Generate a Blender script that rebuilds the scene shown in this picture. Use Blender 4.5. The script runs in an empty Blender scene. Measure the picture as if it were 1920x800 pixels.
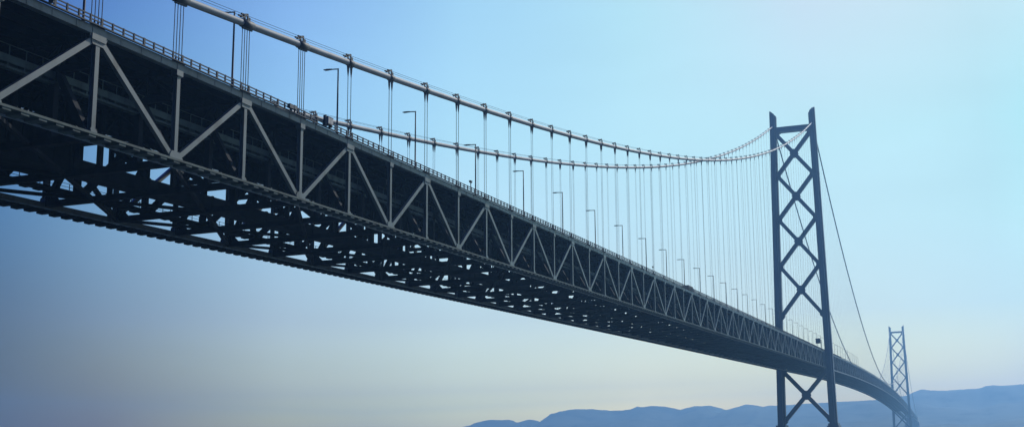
import bpy, math, random
from mathutils import Vector, Matrix

random.seed(7)
C = bpy.context.scene.collection
R = math.radians

# ------------------------------------------------------------------ helpers
def tag(o, label=None, cat=None, group=None, kind=None):
    if label: o['label'] = label
    if cat: o['category'] = cat
    if group: o['group'] = group
    if kind: o['kind'] = kind
    return o

class MB:
    """collects boxes, bars and tubes and links them as one mesh object"""
    def __init__(s): s.v = []; s.f = []; s.sm = []
    def add(s, vs, fs, smooth=False):
        n = len(s.v); s.v += [tuple(v) for v in vs]
        s.f += [tuple(i + n for i in f) for f in fs]; s.sm += [smooth] * len(fs)
    def bar(s, p, q, w, h, up=(0, 0, 1)):
        p = Vector(p); q = Vector(q); d = (q - p).normalized(); u = Vector(up)
        if abs(d.dot(u)) > .99: u = Vector((1, 0, 0))
        r = d.cross(u).normalized() * (w / 2); t = r.cross(d).normalized() * (h / 2)
        vs = [p - r - t, p + r - t, p + r + t, p - r + t, q - r - t, q + r - t, q + r + t, q - r + t]
        s.add(vs, [(0, 1, 2, 3), (7, 6, 5, 4), (0, 4, 5, 1), (1, 5, 6, 2), (2, 6, 7, 3), (3, 7, 4, 0)])
    def ibeam(s, p, q, w, h, up=(0, 0, 1), t=.08):
        """open H section: two flanges and a web"""
        p = Vector(p); q = Vector(q); d = (q - p).normalized(); u = Vector(up)
        if abs(d.dot(u)) > .99: u = Vector((1, 0, 0))
        r = d.cross(u).normalized(); k = r.cross(d).normalized()
        s.bar(p + k * (h / 2), q + k * (h / 2), w, t, u); s.bar(p - k * (h / 2), q - k * (h / 2), w, t, u)
        s.bar(p, q, t, h - t - .004, u)
    def box(s, a, b):
        x0, y0, z0 = a; x1, y1, z1 = b
        s.add([(x0, y0, z0), (x1, y0, z0), (x1, y1, z0), (x0, y1, z0), (x0, y0, z1), (x1, y0, z1), (x1, y1, z1), (x0, y1, z1)],
              [(3, 2, 1, 0), (4, 5, 6, 7), (0, 1, 5, 4), (1, 2, 6, 5), (2, 3, 7, 6), (3, 0, 4, 7)])
    def tube(s, pts, rad, n=8, cap=True):
        """smooth tube through points; rad is a number or one per point"""
        pts = [Vector(p) for p in pts]; m = len(pts)
        rr = rad if isinstance(rad, (list, tuple)) else [rad] * m
        vs = []
        for i, p in enumerate(pts):
            d = (pts[min(i + 1, m - 1)] - pts[max(i - 1, 0)]).normalized()
            u = Vector((0, 1, 0)) if abs(d.y) < .9 else Vector((1, 0, 0))
            a = d.cross(u).normalized(); b = a.cross(d).normalized()
            for k in range(n):
                t = 2 * math.pi * k / n
                vs.append(p + a * (rr[i] * math.cos(t)) + b * (rr[i] * math.sin(t)))
        fs = [(i * n + k, i * n + (k + 1) % n, (i + 1) * n + (k + 1) % n, (i + 1) * n + k) for i in range(m - 1) for k in range(n)]
        s.add(vs, fs, True)
        if cap: s.add([], [])
        if cap:
            N = len(s.v) - len(vs)
            s.f.append(tuple(N + k for k in range(n))[::-1]); s.sm.append(False)
            s.f.append(tuple(N + (m - 1) * n + k for k in range(n))); s.sm.append(False)
    def loft(s, rings):
        n = len(rings[0]); vs = [v for r in rings for v in r]
        fs = [(i * n + k, i * n + (k + 1) % n, (i + 1) * n + (k + 1) % n, (i + 1) * n + k) for i in range(len(rings) - 1) for k in range(n)]
        fs += [tuple(range(n))[::-1], tuple((len(rings) - 1) * n + k for k in range(n))]
        s.add(vs, fs)
    def build(s, name, m, parent=None):
        me = bpy.data.meshes.new(name); me.from_pydata(s.v, [], s.f)
        me.polygons.foreach_set('use_smooth', s.sm); me.materials.append(m); me.update()
        o = bpy.data.objects.new(name, me); C.objects.link(o)
        if parent: o.parent = parent
        return o

def empty(name, loc=(0, 0, 0)):
    o = bpy.data.objects.new(name, None); C.objects.link(o); o.location = loc; o.empty_display_size = 2
    return o

# ------------------------------------------------------------------ materials
def mat(name, col, rough=.6, metal=0., var=.18, scale=.6, dirt=None, spec=.5, bump=0.):
    m = bpy.data.materials.new(name); m.use_nodes = True
    nt = m.node_tree; b = nt.nodes['Principled BSDF']
    b.inputs['Roughness'].default_value = rough; b.inputs['Metallic'].default_value = metal
    b.inputs['Specular IOR Level'].default_value = spec
    g = nt.nodes.new('ShaderNodeNewGeometry')
    n = nt.nodes.new('ShaderNodeTexNoise'); n.inputs['Scale'].default_value = scale; n.inputs['Detail'].default_value = 5
    mp = nt.nodes.new('ShaderNodeMapping'); mp.inputs['Scale'].default_value = (1, 1, .35)
    nt.links.new(g.outputs['Position'], mp.inputs['Vector']); nt.links.new(mp.outputs['Vector'], n.inputs['Vector'])
    r = nt.nodes.new('ShaderNodeValToRGB'); e = r.color_ramp.elements
    lo = dirt or tuple(c * (1 - var * 1.6) for c in col)
    e[0].position = .3; e[0].color = (*lo, 1)
    e[1].position = .68; e[1].color = (*[min(1, c * (1 + var * .6)) for c in col], 1)
    k = e.new(.48); k.color = (*col, 1)
    nt.links.new(n.outputs['Fac'], r.inputs['Fac']); nt.links.new(r.outputs['Color'], b.inputs['Base Color'])
    if bump:
        bp = nt.nodes.new('ShaderNodeBump'); bp.inputs['Strength'].default_value = bump; bp.inputs['Distance'].default_value = .3
        nt.links.new(n.outputs['Fac'], bp.inputs['Height']); nt.links.new(bp.outputs['Normal'], b.inputs['Normal'])
    return m

M = dict(
    truss=mat('truss_paint', (.115, .134, .126), .42, 0, .3, .5, dirt=(.042, .040, .033), spec=.5),
    girder=mat('girder_paint', (.085, .115, .10), .6, 0, .3, .5, spec=.2),
    inner=mat('shade_darkened_paint', (.018, .021, .025), .8, 0, .3, .4, spec=.08),  # bridge paint with the shade under the deck darkened into its colour
    tower=mat('tower_paint', (.09, .122, .148), .6, 0, .2, .08, spec=.3),
    cable=mat('cable_wrap', (.30, .32, .31), .62, 0, .15, .35, spec=.25),
    band=mat('cast_band', (.07, .08, .08), .6, 0, .2, 2., spec=.2),
    rope=mat('hanger_rope', (.07, .08, .09), .8, 0, .1, 1., spec=.1),
    lampm=mat('lamp_paint', (.045, .055, .06), .6, 0, .1, 1., spec=.2),
    lens=mat('lamp_lens', (.5, .5, .46), .2, 0, .05, 1.),
    asphalt=mat('asphalt', (.05, .05, .052), .9, 0, .2, .8),
    concrete=mat('concrete', (.30, .29, .27), .85, 0, .2, .15, bump=.2),
    cabinet=mat('cabinet_paint', (.34, .33, .30), .6, 0, .15, 1.2),
    sign=mat('sign_back', (.03, .035, .04), .6, .1, .1, 1.),
)

# ------------------------------------------------------------------ bridge geometry, metres
W = 36.56; D = 13.2; P = 14.2
NT = 56; ST = NT * P                # near tower
MAIN = 1991.; NM = 140; P2 = MAIN / NM; ST2 = ST + MAIN
I0 = -5
def zside(s): return 55.2165 + .0252375 * s - 2.15996e-6 * s * s
ZT_ = zside(ST)
def zt(s):
    if s <= ST: return zside(s)
    if s <= ST2:
        u = s - ST; return ZT_ + .028 * u * (1 - u / MAIN)
    return zside(ST + ST2 - s)
def zcab_side(s): return 64.7643 + .126382 * s + 1.845047e-4 * s * s + 1.102e-8 * s ** 3
ZS = zcab_side(ST)
def zc(s):
    if s <= ST: return zcab_side(s)
    if s <= ST2:
        m = zt(ST + MAIN / 2) + 4.5; u = (s - ST - MAIN / 2) / (MAIN / 2); return m + (ZS - m) * u * u
    return zcab_side(ST + ST2 - s)
def S(i):
    if i <= NT: return i * P
    if i <= NT + NM: return ST + (i - NT) * P2
    return ST2 + (i - NT - NM) * P
ILAST = NT + NM + NT + 3
def YO(s): return max(0., s - ST) * .0032      # the line of the bridge bears slightly left past the tower
def pt(i, y, dz):
    s = S(i); return Vector((s, y + YO(s), zt(s) + dz))
def ptf(t, y, dz):                    # fractional panel index
    a = math.floor(t); f = t - a; s = S(a) * (1 - f) + S(a + 1) * f
    z = zt(S(a)) * (1 - f) + zt(S(a + 1)) * f
    return Vector((s, y + YO(s), z + dz))



def build_bridge():
    bridge = empty('suspension_bridge', (0, 0, 0))
    tag(bridge, 'huge grey suspension bridge with a deep steel truss deck and two X-braced towers', 'bridge')

    # ---- chords
    for y in (0., W):
        sg = -1 if y == 0 else 1
        b = MB()
        for i in range(I0, ILAST):
            b.bar(pt(i, y, .55), pt(i + 1, y, .55), .95, 1.1)
            if i < 90:
                # gusset plates and splice covers
                b.bar(pt(i, y, .1) - Vector((1.1 if i % 2 == 0 else .6, 0, 0)), pt(i, y, .1) + Vector((1.1 if i % 2 == 0 else .6, 0, 0)), 1.06, 1.7)
        for i in range(I0, 46):
            w1, w2, h = (1.5, .85, 1.35) if i % 2 == 0 else (.65, .45, .9)
            for oy in (-.36, .36):
                c = pt(i, y + oy, 0); b.loft([[(c.x + dx, c.y - .035, c.z + dz) for dx, dz in ((-w1, .06), (w1, .06), (w2, -h), (-w2, -h))], [(c.x + dx, c.y + .035, c.z + dz) for dx, dz in ((-w1, .06), (w1, .06), (w2, -h), (-w2, -h))]])
        for t2 in range(I0 * 4, 60 * 4):
            a = ptf(t2 / 4, y + sg * .49, .55); b.box(a - Vector((.07, .03, .5)), a + Vector((.07, .03, .5)))
        b.build('top_chord', M['truss'], bridge)
        b = MB()
        for i in range(I0, ILAST):
            b.bar(pt(i, y, -D - .5), pt(i + 1, y, -D - .5), .85, .9)
            if i < 90:
                w = 1.2 if i % 2 else .5
                b.bar(pt(i, y, -D - .2) - Vector((w, 0, 0)), pt(i, y, -D - .2) + Vector((w, 0, 0)), .98, 1.5)
        for i in range(I0, 46):
            w1, w2, h = (1.5, .8, 1.3) if i % 2 else (.6, .45, .8)
            for oy in (-.36, .36):
                c = pt(i, y + oy, -D); b.loft([[(c.x + dx, c.y - .035, c.z + dz) for dx, dz in ((-w1, -.1), (w1, -.1), (w2, h), (-w2, h))], [(c.x + dx, c.y + .035, c.z + dz) for dx, dz in ((-w1, -.1), (w1, -.1), (w2, h), (-w2, h))]])
        b.build('bottom_chord', M['truss'], bridge)

    # ---- verticals and diagonals: single members for the nearest hundred, the rest together
    def vert(b, i, y): 
        b.ibeam(pt(i, y, -D), pt(i, y, -.0), .62, .62, (0, 1, 0), .07)
        if i < 30: b.bar(pt(i, y, -.9), pt(i, y, .0), .8, .9, (0, 1, 0))
    def diag(b, i, y):
        lo, hi = (i, i + 1) if i % 2 else (i + 1, i)
        b.bar(pt(lo, y, -D), pt(hi, y, 0), .6, .72)
    for fn, nm in ((vert, 'vertical'), (diag, 'diagonal')):
        rest = MB()
        for y in (0., W):
            lim = 60 if y == 0 else 30
            for i in range(I0, ILAST):
                if i == NT or i == NT + NM: continue
                if -1 <= i < lim:
                    b = MB(); fn(b, i, y); b.build(nm, M['truss'], bridge)
                else: fn(rest, i, y)
        tag(rest.build(nm, M['truss'], bridge), kind='stuff')

    # ---- road deck, stringers, parapets
    b = MB()
    for i in range(I0, ILAST):
        b.bar(pt(i, W / 2 - 1.45, .95), pt(i + 1, W / 2 - 1.45, .95), W - 4.1, .35)
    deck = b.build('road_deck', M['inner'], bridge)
    b = MB()
    for i in range(I0, ILAST):
        b.bar(pt(i, W / 2 - .8, 1.15), pt(i + 1, W / 2 - .8, 1.15), W - 6.5, .05)
    b.build('road_surface', M['asphalt'], deck)
    b = MB()
    for k in range(13):
        y = 2.2 + k * (W - 6.2) / 12
        for i in range(I0, NT + 40): b.bar(pt(i, y, .3), pt(i + 1, y, .3), .3, .9)
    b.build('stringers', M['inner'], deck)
    for y in (-.75, W + .75):
        b = MB()
        last = ILAST if y < 0 else NT
        for i in range(I0, last):
            b.bar(pt(i, y, 1.72), pt(i + 1, y, 1.72), .12, .14); b.bar(pt(i, y, 2.2), pt(i + 1, y, 2.2), .14, .16)
            b.bar(pt(i, y, 1.18), pt(i + 1, y, 1.18), .35, .16)
            if i < NT + 10:
                for k in range(8):
                    a = ptf(i + k / 8, y, 1.26); w = .15 if k % 4 == 0 else .09; b.box(a - Vector((w, .1, 0)), a + Vector((w, .1, 1.06)))
        b.build('guard_rail', M['lampm'], deck)

    # ---- cross frames
    ym = W / 2
    def frame(b, i):
        if abs(i - NT) < 1: return
        a = lambda y, z: pt(i, y, z)
        b.bar(a(.5, .1), a(W - .5, .1), .5, .8); b.bar(a(.5, -3.9), a(W - .5, -3.9), .7, .85)
        n = 8
        for k in range(n):
            y0 = .5 + (W - 1) * k / n; y1 = .5 + (W - 1) * (k + 1) / n
            p, q = (-.2, -3.7) if k % 2 else (-3.7, -.2)
            b.bar(a(y0, p), a(y1, q), .35, .4)
            b.bar(a(y1, -3.7), a(y1, -.2), .3, .3, (0, 1, 0))
        b.bar(a(.5, -D - .3), a(W - .5, -D - .3), .9, .95)
        for sg in (0, 1):
            m = (lambda y: y) if sg == 0 else (lambda y: W - y)
            b.bar(a(m(.5), -D), a(m(5.6), -4.1), .8, .8)
            b.bar(a(m(6.1), -D), a(m(6.1), -4.1), .8, .85, (0, 1, 0))
            b.bar(a(m(12.4), -D), a(m(12.4), -4.1), .6, .6, (0, 1, 0))
            b.bar(a(m(6.3), -D), a(m(ym - .4), -4.1), .9, .9)
            # knee gussets
            b.add([a(m(.5), -D) - Vector((.1, 0, 0)), a(m(3), -D) - Vector((.1, 0, 0)), a(m(.5), -D + 2.6) - Vector((.1, 0, 0)),
                   a(m(.5), -D) + Vector((.1, 0, 0)), a(m(3), -D) + Vector((.1, 0, 0)), a(m(.5), -D + 2.6) + Vector((.1, 0, 0))],
                  [(0, 2, 1), (3, 4, 5), (0, 1, 4, 3), (1, 2, 5, 4), (2, 0, 3, 5)])
    def lateral(b, i):
        # diamond of wind bracing in the bottom plane, one bay of two panels
        z = -D - .35; o = .45
        b.bar(pt(i, o, z), pt(i + 2, ym, z), .55, .5); b.bar(pt(i + 2, ym, z - .004), pt(i + 2 + 2, W - o, z - .004), .55, .5)
        b.bar(pt(i, W - o, z + .01), pt(i + 2, ym, z + .01), .55, .5)
    rest = MB(); restl = MB()
    for i in range(I0, NT + NM):
        if -1 <= i < NT:
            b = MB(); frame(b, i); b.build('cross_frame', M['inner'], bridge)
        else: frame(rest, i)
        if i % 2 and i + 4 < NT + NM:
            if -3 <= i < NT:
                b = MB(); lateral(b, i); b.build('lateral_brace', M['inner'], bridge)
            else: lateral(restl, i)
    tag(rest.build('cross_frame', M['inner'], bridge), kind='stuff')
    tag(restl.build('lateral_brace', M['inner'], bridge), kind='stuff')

    # ---- inner service girders with their railing, halfway up the truss
    for y in (6.2,):
        b = MB(); r = MB()
        for i in range(I0, NT):
            b.bar(pt(i, y, -4.35), pt(i + 1, y, -4.35), 1.3, .12); b.bar(pt(i, y - .6, -4.85), pt(i + 1, y - .6, -4.85), .12, .85)
            b.bar(pt(i, y + .6, -4.85), pt(i + 1, y + .6, -4.85), .12, .85); b.bar(pt(i, y, -5.75), pt(i + 1, y, -5.75), .9, .3)
            for k in range(6):
                a = ptf(i + k / 6, y - .62, -4.3)
                r.box(a - Vector((.05, .05, 0)), a + Vector((.05, .05, 1.3)))
                b.box(ptf(i + k / 6, y, -5.62) - Vector((.12, .5, 0)), ptf(i + k / 6, y, -5.62) + Vector((.12, .5, 1.1)))
            r.bar(pt(i, y - .62, -3.0), pt(i + 1, y - .62, -3.0), .08, .08)
        g = b.build('service_girder', M['girder'], bridge); r.build('handrail', M['girder'], g)

    # ---- inspection walkways along the bottom chords and the middle
    for y0, y1, yr in ((-2.7, -.45, -2.65), (W + .45, W + 3.6, W + 3.5), (28.2, 31.0, 28.3)):
        b = MB(); r = MB(); yc = (y0 + y1) / 2; out = y0 < 0 or y1 > W
        zz = -D - .75 if out else -D + .35
        for i in range(I0, NT if y0 < W else NT + NM):
            if i == NT - 1 and out: continue
            b.bar(pt(i, yc, zz), pt(i + 1, yc, zz), y1 - y0, .08)
            b.bar(pt(i, yr, zz + .05), pt(i + 1, yr, zz + .05), .14, .3)
            for k in range(6):
                a = ptf(i + k / 6, 0, zz - .06)
                b.box((a.x - .55, a.y + y0 + .05, a.z - (.34 if out else .18)), (a.x + .55, a.y + y1 - .05, a.z))
            if i < 40 and y0 > 0:
                n = 8
                for k in range(n):
                    a = ptf(i + k / n, yr, zz + .1); r.box(a - Vector((.04, .04, 0)), a + Vector((.04, .04, 1.15)))
                for hz in (.65, 1.2): r.bar(pt(i, yr, zz + hz), pt(i + 1, yr, zz + hz), .06, .06)
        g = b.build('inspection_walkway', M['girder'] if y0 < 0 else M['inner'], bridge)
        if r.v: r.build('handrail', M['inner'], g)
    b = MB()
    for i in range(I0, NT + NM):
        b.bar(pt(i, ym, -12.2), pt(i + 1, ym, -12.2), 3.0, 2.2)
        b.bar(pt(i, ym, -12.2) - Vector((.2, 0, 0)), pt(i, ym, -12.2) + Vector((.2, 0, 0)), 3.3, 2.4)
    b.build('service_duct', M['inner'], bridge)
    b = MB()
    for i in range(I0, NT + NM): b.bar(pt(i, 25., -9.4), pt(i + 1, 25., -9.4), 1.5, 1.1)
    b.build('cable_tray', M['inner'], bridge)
    # underslung maintenance gantry parked inside the truss near the shore
    b = MB()
    for dz in (-7.4, -12.9): b.bar(pt(-.5, 20.5, dz), pt(.95, 20.5, dz), 7.2, .25)
    for y in (16.95, 24.05):
        b.bar(pt(-.5, y, -10.1), pt(.95, y, -10.1), .1, 5.2)
    for k in range(9):
        f = -.5 + 1.45 * k / 8
        for y in (16.8, 24.2): b.bar(ptf(f, y, -12.9), ptf(f, y, -7.3), .25, .25, (0, 1, 0))
    for f in (-.45, .9):
        for y in (17.5, 23.5): b.bar(ptf(f, y, -7.3), ptf(f, y, -.2), .3, .3, (0, 1, 0))
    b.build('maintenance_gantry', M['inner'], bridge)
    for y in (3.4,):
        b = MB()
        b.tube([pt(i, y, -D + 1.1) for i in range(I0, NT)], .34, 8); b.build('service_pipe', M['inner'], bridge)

    # ---- fairing panels where the truss meets the tower
    for y in (-.62, W + .62):
        b = MB(); b.bar(pt(NT - 1, y, -D / 2), pt(NT, y, -D / 2), .12, D + .3); b.build('tower_fairing', M['tower'], bridge)

    # ---- main cables
    def cp(s, y): return Vector((s, y + YO(s), zc(s)))
    def cable_path(a, b_, y, step):
        n = max(2, int((b_ - a) / step)); return [cp(a + (b_ - a) * k / n, y) for k in range(n + 1)]
    nb = 0
    for y in (0., W):
        b = MB()
        for a, c in ((S(I0), ST), (ST, ST2), (ST2, S(ILAST))):
            b.tube(cable_path(a, c, y, 7.1), .57, 16)
        cab = b.build('main_cable', M['cable'], bridge)
        b = MB()
        for sg in (-1, 1):
            off = Vector((0, sg * .42, 1.25))
            b.tube([p + off for p in cable_path(S(I0), ST, y, 14.2)], .035, 5)
        b.build('hand_rope', M['rope'], cab)
        rest = MB()
        for i in range(I0, NT + NM):
            if abs(i - NT) < 1: continue
            s = S(i); p = cp(s, y); d = (cp(s + 1, y) - cp(s - 1, y)).normalized(); up = Vector((0, 1, 0)).cross(d) * -1
            if up.z < 0: up = -up
            mine = -1 <= i < (55 if y == 0 else 44)
            b = MB() if mine else rest
            L = 1.25 if i < 4 else .8 if i < 16 else .55
            b.tube([p - d * L, p - d * (L - .06), p + d * (L - .06), p + d * L], [.59, .71, .71, .59] if i < 4 else [.58, .66, .66, .58], 12)
            b.bar(p - d * L * .9 - up * .72, p + d * L * .9 - up * .72, .30, .35, up)
            if i < NT:
                for sg in (-1, 1):
                    q = p + Vector((0, sg * .42, 0)); k = sg * .22
                    b.bar(q + d * k + up * .35, q + d * k + up * 1.55, .2, .24, d)
                    b.bar(q + d * k + up * 1.2, q + d * (k - 1.5) + up * 1.22, .26, .24)
                    b.bar(q + d * (k - 1.0) + up * 1.12, q + d * (k - .35) + up * 1.32, .36, .36)
                    b.bar(q + d * (k + .3) + up * .35, q + d * (k + .42) + up * 1.0, .2, .3, d)
            if mine: b.build('cable_band', M['band'], cab)
        tag(rest.build('cable_band', M['band'], cab), kind='stuff')

    # ---- hangers
    def hanger(b, i, y):
        s = S(i); top = zc(s); bot = zt(s) + 1.1; y = y + YO(s)
        offs = (-.95, -.4, .15, .7) if i <= 3 else (-.5, .5)
        for o_ in offs:
            ztop = zc(s + o_) - .65; r = .055 if i < 10 else .04 if i < 20 else .03 if i < 40 else .025
            sock = min(2.2, (ztop - bot) * .25)
            if i > 3:
                b.tube([(s + o_, y, ztop + .2), (s + o_, y, ztop - sock * .5), (s + o_, y, ztop - sock), (s + o_, y, bot + 1.4), (s + o_, y, bot + 1.2), (s + o_, y, bot)], ([.26, .17, r, r, .13, .16] if i < 20 else [.16, .1, r, r, .08, .1]), 6)
            else:
                b.tube([(s + o_, y, ztop + .2), (s + o_, y, bot + 1.2), (s + o_, y, bot + 1.), (s + o_, y, bot)], [r, r, .11, .13], 6)
        b.box((s - 1., y - .35, bot - .25), (s + 1., y + .35, bot + .3))
    rest = MB()
    for y in (0., W):
        for i in range(I0, NT + NM):
            if abs(i - NT) < 1 or (i > NT and (i - NT) < 2): continue
            if -1 <= i < (55 if y == 0 else 43):
                b = MB(); hanger(b, i, y); b.build('hanger', M['rope'], bridge)
            else: hanger(rest, i, y)
    tag(rest.build('hanger', M['rope'], bridge), kind='stuff')

    # ---- towers
    ZJ = [278.6, 239.1, 197.6, 154.1, 108.4]
    def ly(side, z):
        off = 5. * (290 - z) / 285
        return yo + (-off if side == 0 else W + off)
    for st in (ST, ST2):
        yo = YO(st)
        tw = MB()
        # saddle-level portal strut with haunches
        z0, z1 = 280.4, 284.9; ya = ly(0, 282) + 2.8; yb = ly(1, 282) - 2.8
        tw.loft([[(st - 3.2, y, zz0), (st + 3.2, y, zz0), (st + 3.2, y, z1), (st - 3.2, y, z1)] for y, zz0 in ((ya, z0 - 2.2), (ya + 4, z0), (yb - 4, z0), (yb, z0 - 2.2))])
        tower = tw.build('suspension_tower', M['tower'], bridge)
        for side in (0, 1):
            b = MB(); rings = []
            sgn = -1 if side == 0 else 1
            for z in (10.6, 60, 110, 160, 210, 250, 285, 297.5):
                k = (z - 10) / 287; w = 6.9 - .9 * k; L = 14.8 - 4.8 * k; cy = ly(side, z)
                nx, ny = L * .27, w * .28
                hx, hy = L / 2, w / 2
                ring = [(-hx, -ny), (-hx + nx, -ny), (-hx + nx, -hy), (hx - nx, -hy), (hx - nx, -ny), (hx, -ny), (hx, ny), (hx - nx, ny), (hx - nx, hy), (-hx + nx, hy), (-hx + nx, ny), (-hx, ny)]
                top = z > 297
                rings.append([(st + x, cy + y, z + ((y * sgn) * .9 + 1.2 if top else 0)) for x, y in ring])
            b.loft(rings)
            # floor plates of the shaft, just proud of the skin
            for z in range(22, 280, 12):
                k = (z - 10) / 287; w = 6.9 - .9 * k; L = 14.8 - 4.8 * k; cy = ly(side, z)
                b.box((st - L * .24, cy - w / 2 - .05, z), (st + L * .24, cy + w / 2 + .05, z + .35))
            leg = b.build('tower_leg', M['tower'], tower)
            b = MB(); cy = ly(side, 10)
            b.box((st - 10.5, cy - 5.2, 5.8), (st + 10.5, cy + 5.2, 9.2)); b.box((st - 8.6, cy - 4.3, 9.2), (st + 8.6, cy + 4.3, 11.2))
            b.build('leg_base', M['tower'], leg)
        def xb(za, zb, w):
            b = MB(); ia, ib = ly(0, za) + 2.6, ly(0, zb) + 2.6; ja, jb = ly(1, za) - 2.6, ly(1, zb) - 2.6
            A = Vector((st, ia, za)); B = Vector((st, jb, zb)); Cc = Vector((st, ja, za)); Dd = Vector((st, ib, zb))
            b.bar(A, B, 4.2, w, (0, 0, 1))
            b.bar(Cc, Dd, 4.204, w, (0, 0, 1))
            c = (A + B) / 2; t = (ja - ia) / ((ja - ia) + (jb - ib)); c = A + (B - A) * t
            n = 8; r0 = w * 1.2
            b.loft([[(st + dx, c.y + r0 * math.cos(2 * math.pi * k / n), c.z + r0 * math.sin(2 * math.pi * k / n)) for k in range(n)] for dx in (-2.2, 2.2)])
            # corner gussets against the shafts
            for p, sy in ((A, 1), (Cc, -1), (Dd, 1), (B, -1)):
                b.loft([[(st + dx, p.y - sy * .6, p.z + h) for dx in (-2., 2.)] + [(st + dx, p.y + sy * 2.8, p.z + h * .25) for dx in (2., -2.)] for h in (-3.6, 3.6)])
            b.build('cross_brace', M['tower'], tower)
        for k in range(4): xb(ZJ[k], ZJ[k + 1], 3.3)
        xb(58.6, 14.4, 3.5)
        b = MB(); n = 48
        b.loft([[(st + r * math.cos(2 * math.pi * k / n), yo + W / 2 + r * math.sin(2 * math.pi * k / n), z) for k in range(n)] for r, z in ((40, -8), (40, 4.6), (39.2, 5.8))])
        b.build('tower_pier', M['concrete'], tower)

    # ---- anchorages at the two shores
    for x0, x1 in ((S(I0) - 62, S(I0)), (S(ILAST), S(ILAST) + 62)):
        b = MB(); zt0 = zt(max(S(I0), min(x1, S(ILAST)))); o_ = YO(x0)
        b.loft([[(x0, o_ - 9, -8), (x1, o_ - 9, -8), (x1, o_ + W + 9, -8), (x0, o_ + W + 9, -8)], [(x0 + 2, o_ - 7, zt0 - 16), (x1 - 2, o_ - 7, zt0 - 16), (x1 - 2, o_ + W + 7, zt0 - 16), (x0 + 2, o_ + W + 7, zt0 - 16)]])
        b.box((x0 + 6, o_ - 2, zt0 - 16), (x1 - 3, o_ + W + 2, zt0 + 1.3))
        b.build('anchorage', M['concrete'], bridge)
    return bridge

# ------------------------------------------------------------------ things on the bridge
def build_lamps():
    n = 0
    b = MB(); H = 13.0
    b.tube([(0, 0, 0), (0, 0, .9), (0, 0, .92), (0, 0, H * .5), (0, 0, H)], [.24, .24, .16, .145, .12], 8)
    b.box((-.3, -.3, -.12), (.3, .3, 0.06))
    a = MB(); a.tube([(0, -.1, H - .05), (0, 1.2, H + .04), (0, 2.1, H + .1)], [.12, .11, .10], 6)
    h = MB(); h.loft([[(-.14, 1.2, H - .02), (.14, 1.2, H - .02), (.12, 1.2, H + .14), (-.12, 1.2, H + .14)],
                      [(-.2, 2.2, H - .02), (.2, 2.2, H - .02), (.16, 2.2, H + .22), (-.16, 2.2, H + .22)],
                      [(-.12, 3.0, H + .06), (.12, 3.0, H + .06), (.08, 3.0, H + .2), (-.08, 3.0, H + .2)]])
    l = MB(); l.box((-.15, 2.0, H - .06), (.15, 2.7, H + .005))
    src = None
    s = -1.2; k = 0
    while s < ST2 - 30:
        if abs(s - ST) > 9:
            loc = (s, .95 + YO(s), zt(s) + 1.13)
            if src is None:
                e = empty('street_lamp', loc)
                b.build('pole', M['lampm'], e); a.build('arm', M['lampm'], e); hh = h.build('lamp_head', M['lampm'], e)
                l.build('lens', M['lens'], hh); src = e
            elif s < ST + 400:
                e = src.copy(); C.objects.link(e); e.location = loc
                for ch in list(src.children):
                    c = ch.copy(); C.objects.link(c); c.parent = e
                    for g in ch.children:
                        d = g.copy(); C.objects.link(d); d.parent = c
            else: e = None
            if e is not None:
                yield_label(e, k, s); k += 1
        s += 27.9
    return

ORD = ['first', 'second', 'third', 'fourth', 'fifth', 'sixth', 'seventh', 'eighth', 'ninth', 'tenth', 'eleventh', 'twelfth',
       'thirteenth', 'fourteenth', 'fifteenth', 'sixteenth', 'seventeenth', 'eighteenth', 'nineteenth', 'twentieth']
def ordinal(n):
    if n <= 20: return ORD[n - 1]
    tens = {2: 'twenty', 3: 'thirty', 4: 'forty'}[n // 10]
    return {'twenty': 'twentieth', 'thirty': 'thirtieth', 'forty': 'fortieth'}[tens] if n % 10 == 0 else tens + '-' + ORD[n % 10 - 1]
def yield_label(e, k, s):
    g = 'street lamps along the bridge deck'
    if k == 0: lb = 'dark lamp pole at the far left rising out of the top of the photo'
    elif k == 1: lb = 'dark lamp pole just left of four thin hangers, its head above the near cable'
    elif k == 2: lb = 'tallest fully visible street lamp on the bridge edge, arm pointing left'
    elif s < ST:
        n = k - 1; N = 27
        lb = '%s fully visible street lamp counted from the left, before the near tower' % ordinal(n)
    else:
        lb = '%s tiny hazy street lamp counted beyond the near tower' % ordinal(int((s - ST) / 27.9) + 1)
    tag(e, lb, 'street lamp', g)

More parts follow.
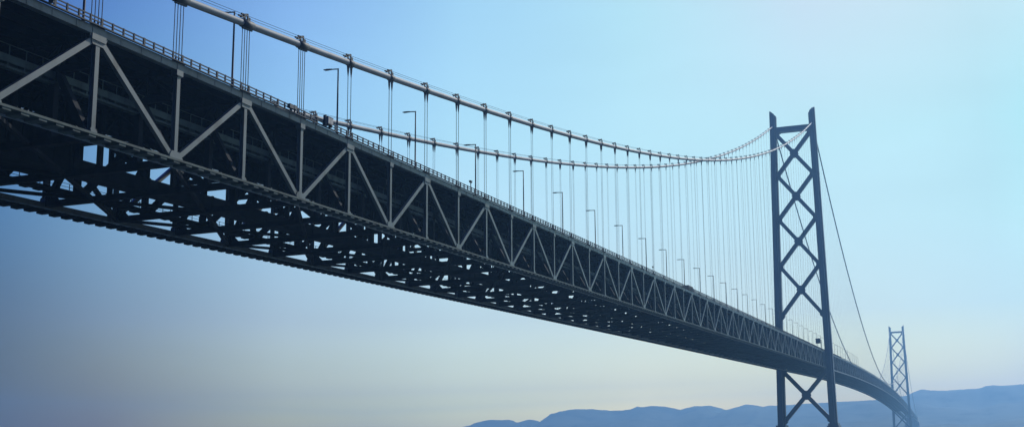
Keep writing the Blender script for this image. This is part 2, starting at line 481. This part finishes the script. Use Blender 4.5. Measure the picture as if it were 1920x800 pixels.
def build_small():
    # a lorry on the near lane, only its roof shows over the railing
    s = 326.; e = empty('lorry', (s, 4.2, zt(s) + 1.18)); e.rotation_euler = (0, -math.atan(.024), 0)
    b = MB(); b.loft([[(-5.2, y, z) for y, z in ((-1.22, 1.0), (1.22, 1.0), (1.22, 3.75), (1.1, 3.85), (-1.1, 3.85), (-1.22, 3.75))], [(2.6, y, z) for y, z in ((-1.22, 1.0), (1.22, 1.0), (1.22, 3.75), (1.1, 3.85), (-1.1, 3.85), (-1.22, 3.75))]]); b.build('cargo_box', M['sign'], e)
    b = MB(); b.loft([[(x, -1.15, z) for x, z in ((2.9, .6), (5.0, .6), (5.1, 1.6), (4.7, 2.9), (2.9, 3.0))], [(x, 1.15, z) for x, z in ((2.9, .6), (5.0, .6), (5.1, 1.6), (4.7, 2.9), (2.9, 3.0))]]); b.box((-5.1, -.9, .7), (3., .9, 1.0)); b.build('cab', M['cabinet'], e)
    b = MB(); b.loft([[(5.12, y, 1.65) for y in (-1., 1.)] + [(4.76, y, 2.7) for y in (1., -1.)], [(5.15, y, 1.65) for y in (-1., 1.)] + [(4.79, y, 2.7) for y in (1., -1.)]]); b.build('windscreen', M['sign'], e)
    for x in (-4.0, -2.8, 3.9):
        for y in (-1.05, 1.05):
            b = MB(); b.tube([(x, y - .15, .5), (x, y + .15, .5)], .5, 16); b.build('wheel', M['sign'], e)
    tag(e, 'dark lorry whose roof just shows above the railing far along the deck', 'lorry')
    # equipment cabinet clamped on the railing, top left
    s = -8.6
    e = empty('equipment_cabinet', (s, -.95, zt(s) + 1.3))
    b = MB(); b.box((-1.05, -.5, .45), (1.05, .45, 1.75)); b.box((-1.12, -.56, 1.75), (1.12, .5, 1.84)); b.build('cabinet_body', M['cabinet'], e)
    b = MB()
    for x in (-.8, .8): b.box((x - .08, -.35, 0), (x + .08, .35, .45))
    b.box((-1.75, -.3, 0), (-1.3, .3, 1.95)); b.build('bracket', M['lampm'], e)
    b = MB(); b.box((-.95, -.53, .55), (-.03, -.5, 1.65)); b.box((.03, -.53, .55), (.95, -.5, 1.65)); b.build('door', M['cabinet'], e)
    tag(e, 'pale grey equipment cabinet clamped on the bridge railing at the upper left', 'cabinet', 'cabinets on the railing')
    s2 = 49.2; c = e.copy(); C.objects.link(c); c.location = (s2, -.95, zt(s2) + 1.3); c.scale = (.72, .8, .95)
    for ch in list(e.children):
        q = ch.copy(); C.objects.link(q); q.parent = c
    tag(c, 'small pale cabinet on the railing where the far main cable emerges behind the deck', 'cabinet', 'cabinets on the railing')
    s2 = 39.; e = empty('junction_box', (s2, -.9, zt(s2) + 1.25))
    b = MB(); b.box((-.9, -.28, .35), (.05, .28, 1.05)); b.box((.25, -.25, .5), (1.05, .25, 1.15)); b.build('box_body', M['sign'], e)
    b = MB(); b.box((-.5, -.1, 0), (-.35, .1, .35)); b.box((.6, -.1, 0), (.75, .1, .5)); b.build('bracket', M['lampm'], e)
    tag(e, 'low dark junction box on the near railing, left of the tallest complete street lamp', 'junction box')
    # sign on a cantilever mast by the near tower
    s = ST - 14
    e = empty('road_sign', (s, .9, zt(s) + 1.1))
    b = MB(); b.tube([(0, 0, 0), (0, 0, 9.5)], [.3, .24], 10); b.box((-.5, -.5, -.05), (.5, .5, .2)); b.build('mast', M['lampm'], e)
    b = MB(); b.bar((0, 0, 9.2), (0, 3.2, 9.2), .3, .3); b.bar((0, 0, 11.0 - 3.8), (0, 3.2, 7.2), .3, .3); b.build('arm', M['lampm'], e)
    b = MB(); b.box((-.42, .5, 6.3), (-.26, 4.9, 10.9)); 
    for z in (7.2, 9.2): b.box((-.26, .7, z - .12), (-.15, 4.7, z + .12))
    b.build('sign_panel', M['sign'], e)
    tag(e, 'dark square sign panel on a mast above the deck beside the near tower', 'road sign')
    # little camera posts on the railing
    src = None
    spots = ((104.5, 'short camera post on the railing between the second and third lamps'),
             (252.5, 'small camera post with a raised head, just beside a thin distant lamp pole'))
    for s, lb in spots:
        loc = (s, -.75, zt(s) + 1.2)
        if src is None:
            e = empty('camera_post', loc); src = e
            b = MB(); b.tube([(0, 0, 0), (0, 0, 2.1)], .1, 6); b.build('post', M['lampm'], e)
            b = MB(); b.box((-.45, -.2, 2.1), (.35, .2, 2.5)); b.bar((-.6, 0, 2.5), (.45, 0, 2.55), .5, .05); b.build('camera_housing', M['lampm'], e)
        else:
            e = src.copy(); C.objects.link(e); e.location = loc
            for ch in list(src.children):
                c = ch.copy(); C.objects.link(c); c.parent = e
        tag(e, lb, 'camera post', 'camera posts on the railing')

# ------------------------------------------------------------------ water, land, hills
BX0, BX1, BY0, BY1 = -700., 7000., -2700., 4300.
def build_setting():
    me = bpy.data.meshes.new('water'); z = -3.
    me.from_pydata([(BX0 + 6, BY0 + 6, z), (BX1 - 6, BY0 + 6, z), (BX1 - 6, BY1 - 6, z), (BX0 + 6, BY1 - 6, z)], [], [(0, 1, 2, 3)])
    m = bpy.data.materials.new('sea_water'); m.use_nodes = True; nt = m.node_tree; b = nt.nodes['Principled BSDF']
    b.inputs['Base Color'].default_value = (.012, .035, .05, 1); b.inputs['Roughness'].default_value = .18
    n = nt.nodes.new('ShaderNodeTexNoise'); n.inputs['Scale'].default_value = .12; n.inputs['Detail'].default_value = 6
    g = nt.nodes.new('ShaderNodeNewGeometry'); bp = nt.nodes.new('ShaderNodeBump'); bp.inputs['Strength'].default_value = .6; bp.inputs['Distance'].default_value = 1.2
    nt.links.new(g.outputs['Position'], n.inputs['Vector']); nt.links.new(n.outputs['Fac'], bp.inputs['Height']); nt.links.new(bp.outputs['Normal'], b.inputs['Normal'])
    me.materials.append(m); o = bpy.data.objects.new('water', me); C.objects.link(o); tag(o, kind='structure')

    # hills: ridge heights on the line x = 6000 (y, z)
    ridge = [(4300, 0), (3900, 20), (3500, 70), (3200, 120), (3017, 142), (2927, 152), (2867, 177), (2811, 185), (2747, 186), (2688, 180), (2644, 178), (2614, 164), (2589, 156), (2563, 168), (2534, 177), (2497, 176), (2468, 168), (2439, 149), (2402, 175), (2351, 207), (2293, 224), (2224, 231), (2099, 226), (2028, 216), (1975, 209), (1887, 210), (1831, 214), (1806, 230), (1764, 224), (1712, 229), (1626, 221), (1567, 209), (1523, 197), (1471, 208), (1437, 213), (1335, 212), (1285, 200), (1228, 181), (1174, 195), (1107, 211), (1050, 205), (995, 190), (961, 198), (902, 195), (771, 196), (609, 198), (538, 201), (449, 200), (322, 201), (227, 212), (133, 217), (94, 237), (46, 251), (-9, 242), (-55, 238), (-177, 237), (-253, 238), (-293, 237), (-324, 248), (-367, 255), (-420, 250), (-480, 250), (-540, 253), (-600, 253), (-900, 262), (-1500, 258), (-2200, 268), (-2700, 250)]
    ridge.sort()
    def rz(y):
        for (a, za), (b_, zb) in zip(ridge, ridge[1:]):
            if a <= y <= b_:
                t = (y - a) / (b_ - a); t = t * t * (3 - 2 * t) * .6 + t * .4
                return za + (zb - za) * t
        return -60
    from mathutils import noise
    xs = [3700, 3800, 3950, 4200, 4500, 4800, 5050, 5250, 5400, 5550, 5650, 5750, 5830, 5900, 5950, 6000, 6040, 6100, 6200, 6350, 6500, 6650, 6800]
    ys = [BY0 + 60 + 20 * k for k in range(int((BY1 - BY0 - 100) / 20))]
    vs = []; nx = len(xs)
    for y in ys:
        for x in xs:
            Y = y * x / 6000 if x < 6000 else y      # spurs fan towards the strait
            rr = rz(y) + noise.fractal(Vector((y / 130, 1.7, x / 900)), 1., 2., 3) * 2.5 * (1 if rz(y) > 60 else 0)
            if x <= 6000: k = max(0, (x - 3700) / 2300); k = .12 * min(1, k * 5) + .88 * (k ** 2.6)
            else: k = 1 - ((x - 6000) / 800) ** 1.2 * .8
            n = noise.fractal(Vector((x / 420, y / 420, 3.1)), 1., 2., 5) * 42 * (1 - abs(k - .55)) * (0 if abs(x - 6000) < 30 else 1)
            small = noise.fractal(Vector((x / 60, y / 60, 8.)), 1., 2., 3) * 2.6
            base = -12
            h = base + (rr - base) * k + (n if x < 6000 else -abs(n)) * (1 if rr > 40 else 0) + small * (1 if rr > 0 else 0)
            if x > 6000: h = min(h, rr - 4)
            edge = min(1, max(0, (6800 - x) / 300)) 
            h = -12 + (h + 12) * edge
            vs.append((x, y, h))
    fs = [(j * nx + i, j * nx + i + 1, (j + 1) * nx + i + 1, (j + 1) * nx + i) for j in range(len(ys) - 1) for i in range(nx - 1)]
    me = bpy.data.meshes.new('hills'); me.from_pydata(vs, [], fs); me.polygons.foreach_set('use_smooth', [True] * len(fs))
    me.materials.append(mat('forested_slope', (.085, .095, .065), .9, 0, .45, .008, spec=.1)); o = bpy.data.objects.new('hills', me); C.objects.link(o); tag(o, kind='structure')

    # air
    b = MB(); b.box((BX0, BY0, -13.5), (BX1, BY1, 318))
    m = bpy.data.materials.new('haze'); m.use_nodes = True; nt = m.node_tree; nt.nodes.clear()
    out = nt.nodes.new('ShaderNodeOutputMaterial'); v = nt.nodes.new('ShaderNodeVolumePrincipled')
    v.inputs['Color'].default_value = HAZE_COL; v.inputs['Density'].default_value = HAZE_D; v.inputs['Anisotropy'].default_value = HAZE_G
    nt.links.new(v.outputs['Volume'], out.inputs['Volume'])
    o = b.build('haze', m); tag(o, kind='stuff')
    o.display_type = 'WIRE'

HAZE_COL = (.26, .56, 1.0, 1); HAZE_D = 1.75e-4; HAZE_G = .5
SUN_AZ, SUN_EL = -17., 38.
SUN_E = 3.6; NISH = .10; EXPO = 0.
# sky grading: rows by elevation, columns by angle away from the sun's azimuth (multiplies the Nishita sky)
AZ = [0, 14, 24, 34, 44, 53, 61, 69, 115, 180]
EL = [1.9, 3.2, 7, 12, 17, 24, 40]
#TABLE-BEGIN
TABLE = [[(0.171, 0.302, 0.859), (1.023, 0.960, 0.659), (1.256, 1.198, 0.690), (2.427, 2.280, 1.105), (2.528, 2.532, 1.209), (2.001, 1.900, 0.626), (0.734, 0.492, 0.020), (0.020, 0.020, 0.020), (0.016, 0.016, 0.016), (0.012, 0.012, 0.012)],
         [(0.140, 0.280, 0.924), (0.839, 0.889, 0.708), (1.110, 1.111, 0.716), (1.499, 1.481, 1.098), (1.583, 1.623, 1.267), (1.374, 1.355, 1.009), (0.687, 0.549, 0.233), (0.020, 0.020, 0.020), (0.016, 0.016, 0.016), (0.012, 0.012, 0.012)],
         [(0.401, 0.702, 0.764), (0.579, 0.768, 0.815), (0.772, 0.904, 0.876), (1.025, 1.138, 1.081), (1.201, 1.310, 1.256), (1.122, 1.190, 1.197), (0.627, 0.681, 0.746), (0.070, 0.102, 0.164), (0.056, 0.081, 0.131), (0.042, 0.061, 0.099)],
         [(0.373, 0.839, 0.823), (0.498, 0.750, 0.752), (0.731, 0.974, 0.944), (0.931, 1.193, 1.132), (1.216, 1.488, 1.395), (1.125, 1.409, 1.437), (0.652, 0.930, 1.082), (0.069, 0.280, 0.583), (0.055, 0.224, 0.467), (0.041, 0.168, 0.350)],
         [(0.129, 0.580, 0.600), (0.436, 0.702, 0.708), (0.681, 0.992, 0.940), (0.950, 1.330, 1.205), (1.123, 1.571, 1.455), (0.999, 1.483, 1.583), (0.593, 1.020, 1.261), (0.020, 0.244, 0.749), (0.016, 0.195, 0.599), (0.012, 0.146, 0.449)],
         [(0.214, 0.331, 0.418), (0.410, 0.595, 0.630), (0.709, 0.885, 0.895), (0.903, 1.339, 1.219), (1.067, 1.582, 1.560), (0.871, 1.300, 1.670), (0.420, 0.728, 1.266), (0.020, 0.030, 0.733), (0.016, 0.024, 0.586), (0.012, 0.018, 0.440)],
         [(0.214, 0.331, 0.418), (0.316, 0.520, 0.618), (0.877, 0.764, 0.906), (1.113, 0.923, 0.990), (1.094, 1.071, 1.425), (1.192, 1.488, 1.864), (0.621, 1.040, 1.543), (0.020, 0.197, 1.763), (0.016, 0.158, 1.410), (0.012, 0.118, 1.058)]]
#TABLE-END

def build_light():
    w = bpy.data.worlds.new('World'); bpy.context.scene.world = w; w.use_nodes = True
    nt = w.node_tree; nt.nodes.clear(); N = nt.nodes.new; L = nt.links.new
    out = N('ShaderNodeOutputWorld'); bg = N('ShaderNodeBackground'); bg.inputs['Strength'].default_value = NISH
    sky = N('ShaderNodeTexSky'); sky.sky_type = 'NISHITA'; sky.sun_disc = False
    sky.sun_elevation = R(SUN_EL); sky.sun_rotation = R(90 - SUN_AZ); sky.air_density = 1.; sky.dust_density = 2.; sky.ozone_density = 1.
    tc = N('ShaderNodeTexCoord'); sep = N('ShaderNodeSeparateXYZ'); L(tc.outputs['Generated'], sep.inputs[0])
    def mth(op, a, b=None, clamp=False):
        n = N('ShaderNodeMath'); n.operation = op; n.use_clamp = clamp
        for k, x in enumerate((a, b)):
            if x is None: continue
            if isinstance(x, (int, float)): n.inputs[k].default_value = x
            else: L(x, n.inputs[k])
        return n.outputs[0]
    el = mth('ARCSINE', mth('MINIMUM', mth('MAXIMUM', sep.outputs['Z'], -1.), 1.))
    hl = mth('SQRT', mth('ADD', mth('ADD', mth('MULTIPLY', sep.outputs['X'], sep.outputs['X']), mth('MULTIPLY', sep.outputs['Y'], sep.outputs['Y'])), 1e-9))
    dt = mth('DIVIDE', mth('ADD', mth('MULTIPLY', sep.outputs['X'], math.cos(R(SUN_AZ))), mth('MULTIPLY', sep.outputs['Y'], math.sin(R(SUN_AZ)))), hl)
    da = mth('ARCCOSINE', mth('MINIMUM', mth('MAXIMUM', dt, -1.), 1.))
    fac = mth('DIVIDE', da, math.pi)
    prev = None
    for k, e0 in enumerate(EL):
        r = N('ShaderNodeValToRGB'); r.color_ramp.interpolation = 'LINEAR'
        el_ = r.color_ramp.elements
        while len(el_) > 1: el_.remove(el_[-1])
        for j, a in enumerate(AZ):
            x = el_[0] if j == 0 else el_.new(a / 180)
            x.position = a / 180; x.color = (*TABLE[k][j], 1)
        L(fac, r.inputs['Fac'])
        if prev is None: prev = r.outputs['Color']; continue
        t = N('ShaderNodeMapRange'); t.interpolation_type = 'LINEAR'
        t.inputs['From Min'].default_value = R(EL[k - 1]); t.inputs['From Max'].default_value = R(e0)
        L(el, t.inputs['Value'])
        mx = N('ShaderNodeMix'); mx.data_type = 'RGBA'; mx.clamp_factor = True
        L(t.outputs['Result'], mx.inputs[0]); L(prev, mx.inputs[6]); L(r.outputs['Color'], mx.inputs[7]); prev = mx.outputs[2]
    mul = N('ShaderNodeMix'); mul.data_type = 'RGBA'; mul.blend_type = 'MULTIPLY'; mul.inputs[0].default_value = 1.; mul.clamp_result = False
    L(sky.outputs['Color'], mul.inputs[6]); L(prev, mul.inputs[7])
    # thin uneven high haze
    mp = N('ShaderNodeMapping'); mp.inputs['Scale'].default_value = (1.6, 1.6, 6.); L(tc.outputs['Generated'], mp.inputs['Vector'])
    ns = N('ShaderNodeTexNoise'); ns.inputs['Scale'].default_value = 1.7; ns.inputs['Detail'].default_value = 5; ns.inputs['Distortion'].default_value = .6
    L(mp.outputs['Vector'], ns.inputs['Vector'])
    nr = N('ShaderNodeMapRange'); nr.inputs['From Min'].default_value = .3; nr.inputs['From Max'].default_value = .7; nr.inputs['To Min'].default_value = .975; nr.inputs['To Max'].default_value = 1.035
    L(ns.outputs['Fac'], nr.inputs['Value'])
    m2 = N('ShaderNodeVectorMath'); m2.operation = 'SCALE'; L(mul.outputs[2], m2.inputs[0]); L(nr.outputs['Result'], m2.inputs['Scale'])
    L(m2.outputs[0], bg.inputs['Color']); L(bg.outputs[0], out.inputs['Surface'])
    sd = bpy.data.lights.new('sun', 'SUN'); sd.energy = SUN_E; sd.angle = R(.53); sd.color = (1., .97, .92)
    so = bpy.data.objects.new('sun', sd); C.objects.link(so)
    d = Vector((math.cos(R(SUN_AZ)) * math.cos(R(SUN_EL)), math.sin(R(SUN_AZ)) * math.cos(R(SUN_EL)), math.sin(R(SUN_EL))))
    so.rotation_euler = d.to_track_quat('Z', 'Y').to_euler(); so.location = (0, -200, 500)

def build_camera():
    cd = bpy.data.cameras.new('camera'); o = bpy.data.objects.new('camera', cd); C.objects.link(o)
    yaw, pitch, roll, f = .214019, .1513996, -.0392543, 1892.048
    fw = Vector((math.cos(yaw) * math.cos(pitch), math.sin(yaw) * math.cos(pitch), math.sin(pitch)))
    rt = Vector((math.sin(yaw), -math.cos(yaw), 0)); up = rt.cross(fw)
    cr, sr = math.cos(roll), math.sin(roll)
    r2 = rt * cr + up * sr; u2 = up * cr - rt * sr
    m = Matrix((r2, u2, -fw)).transposed().to_4x4(); m.translation = Vector((-104.4246, -104.5974, .365))
    o.matrix_world = m
    cd.sensor_width = 36; cd.lens = f * 36 / 1920; cd.sensor_fit = 'HORIZONTAL'
    cd.shift_x = -(1354.728 - 960) / 1920; cd.shift_y = (535.071 - 400) / 1920
    cd.clip_start = .5; cd.clip_end = 30000
    bpy.context.scene.camera = o

sc = bpy.context.scene
build_camera(); build_light(); build_setting()
if True:
    build_bridge(); build_lamps(); build_small()
sc.view_settings.view_transform = 'Standard'; sc.view_settings.look = 'None'; sc.view_settings.gamma = 1; sc.view_settings.exposure = EXPO
sc.cycles.use_denoising = True
sc.cycles.max_bounces = 6; sc.cycles.diffuse_bounces = 3; sc.cycles.glossy_bounces = 2; sc.cycles.volume_bounces = 0
sc.render.engine = 'CYCLES'
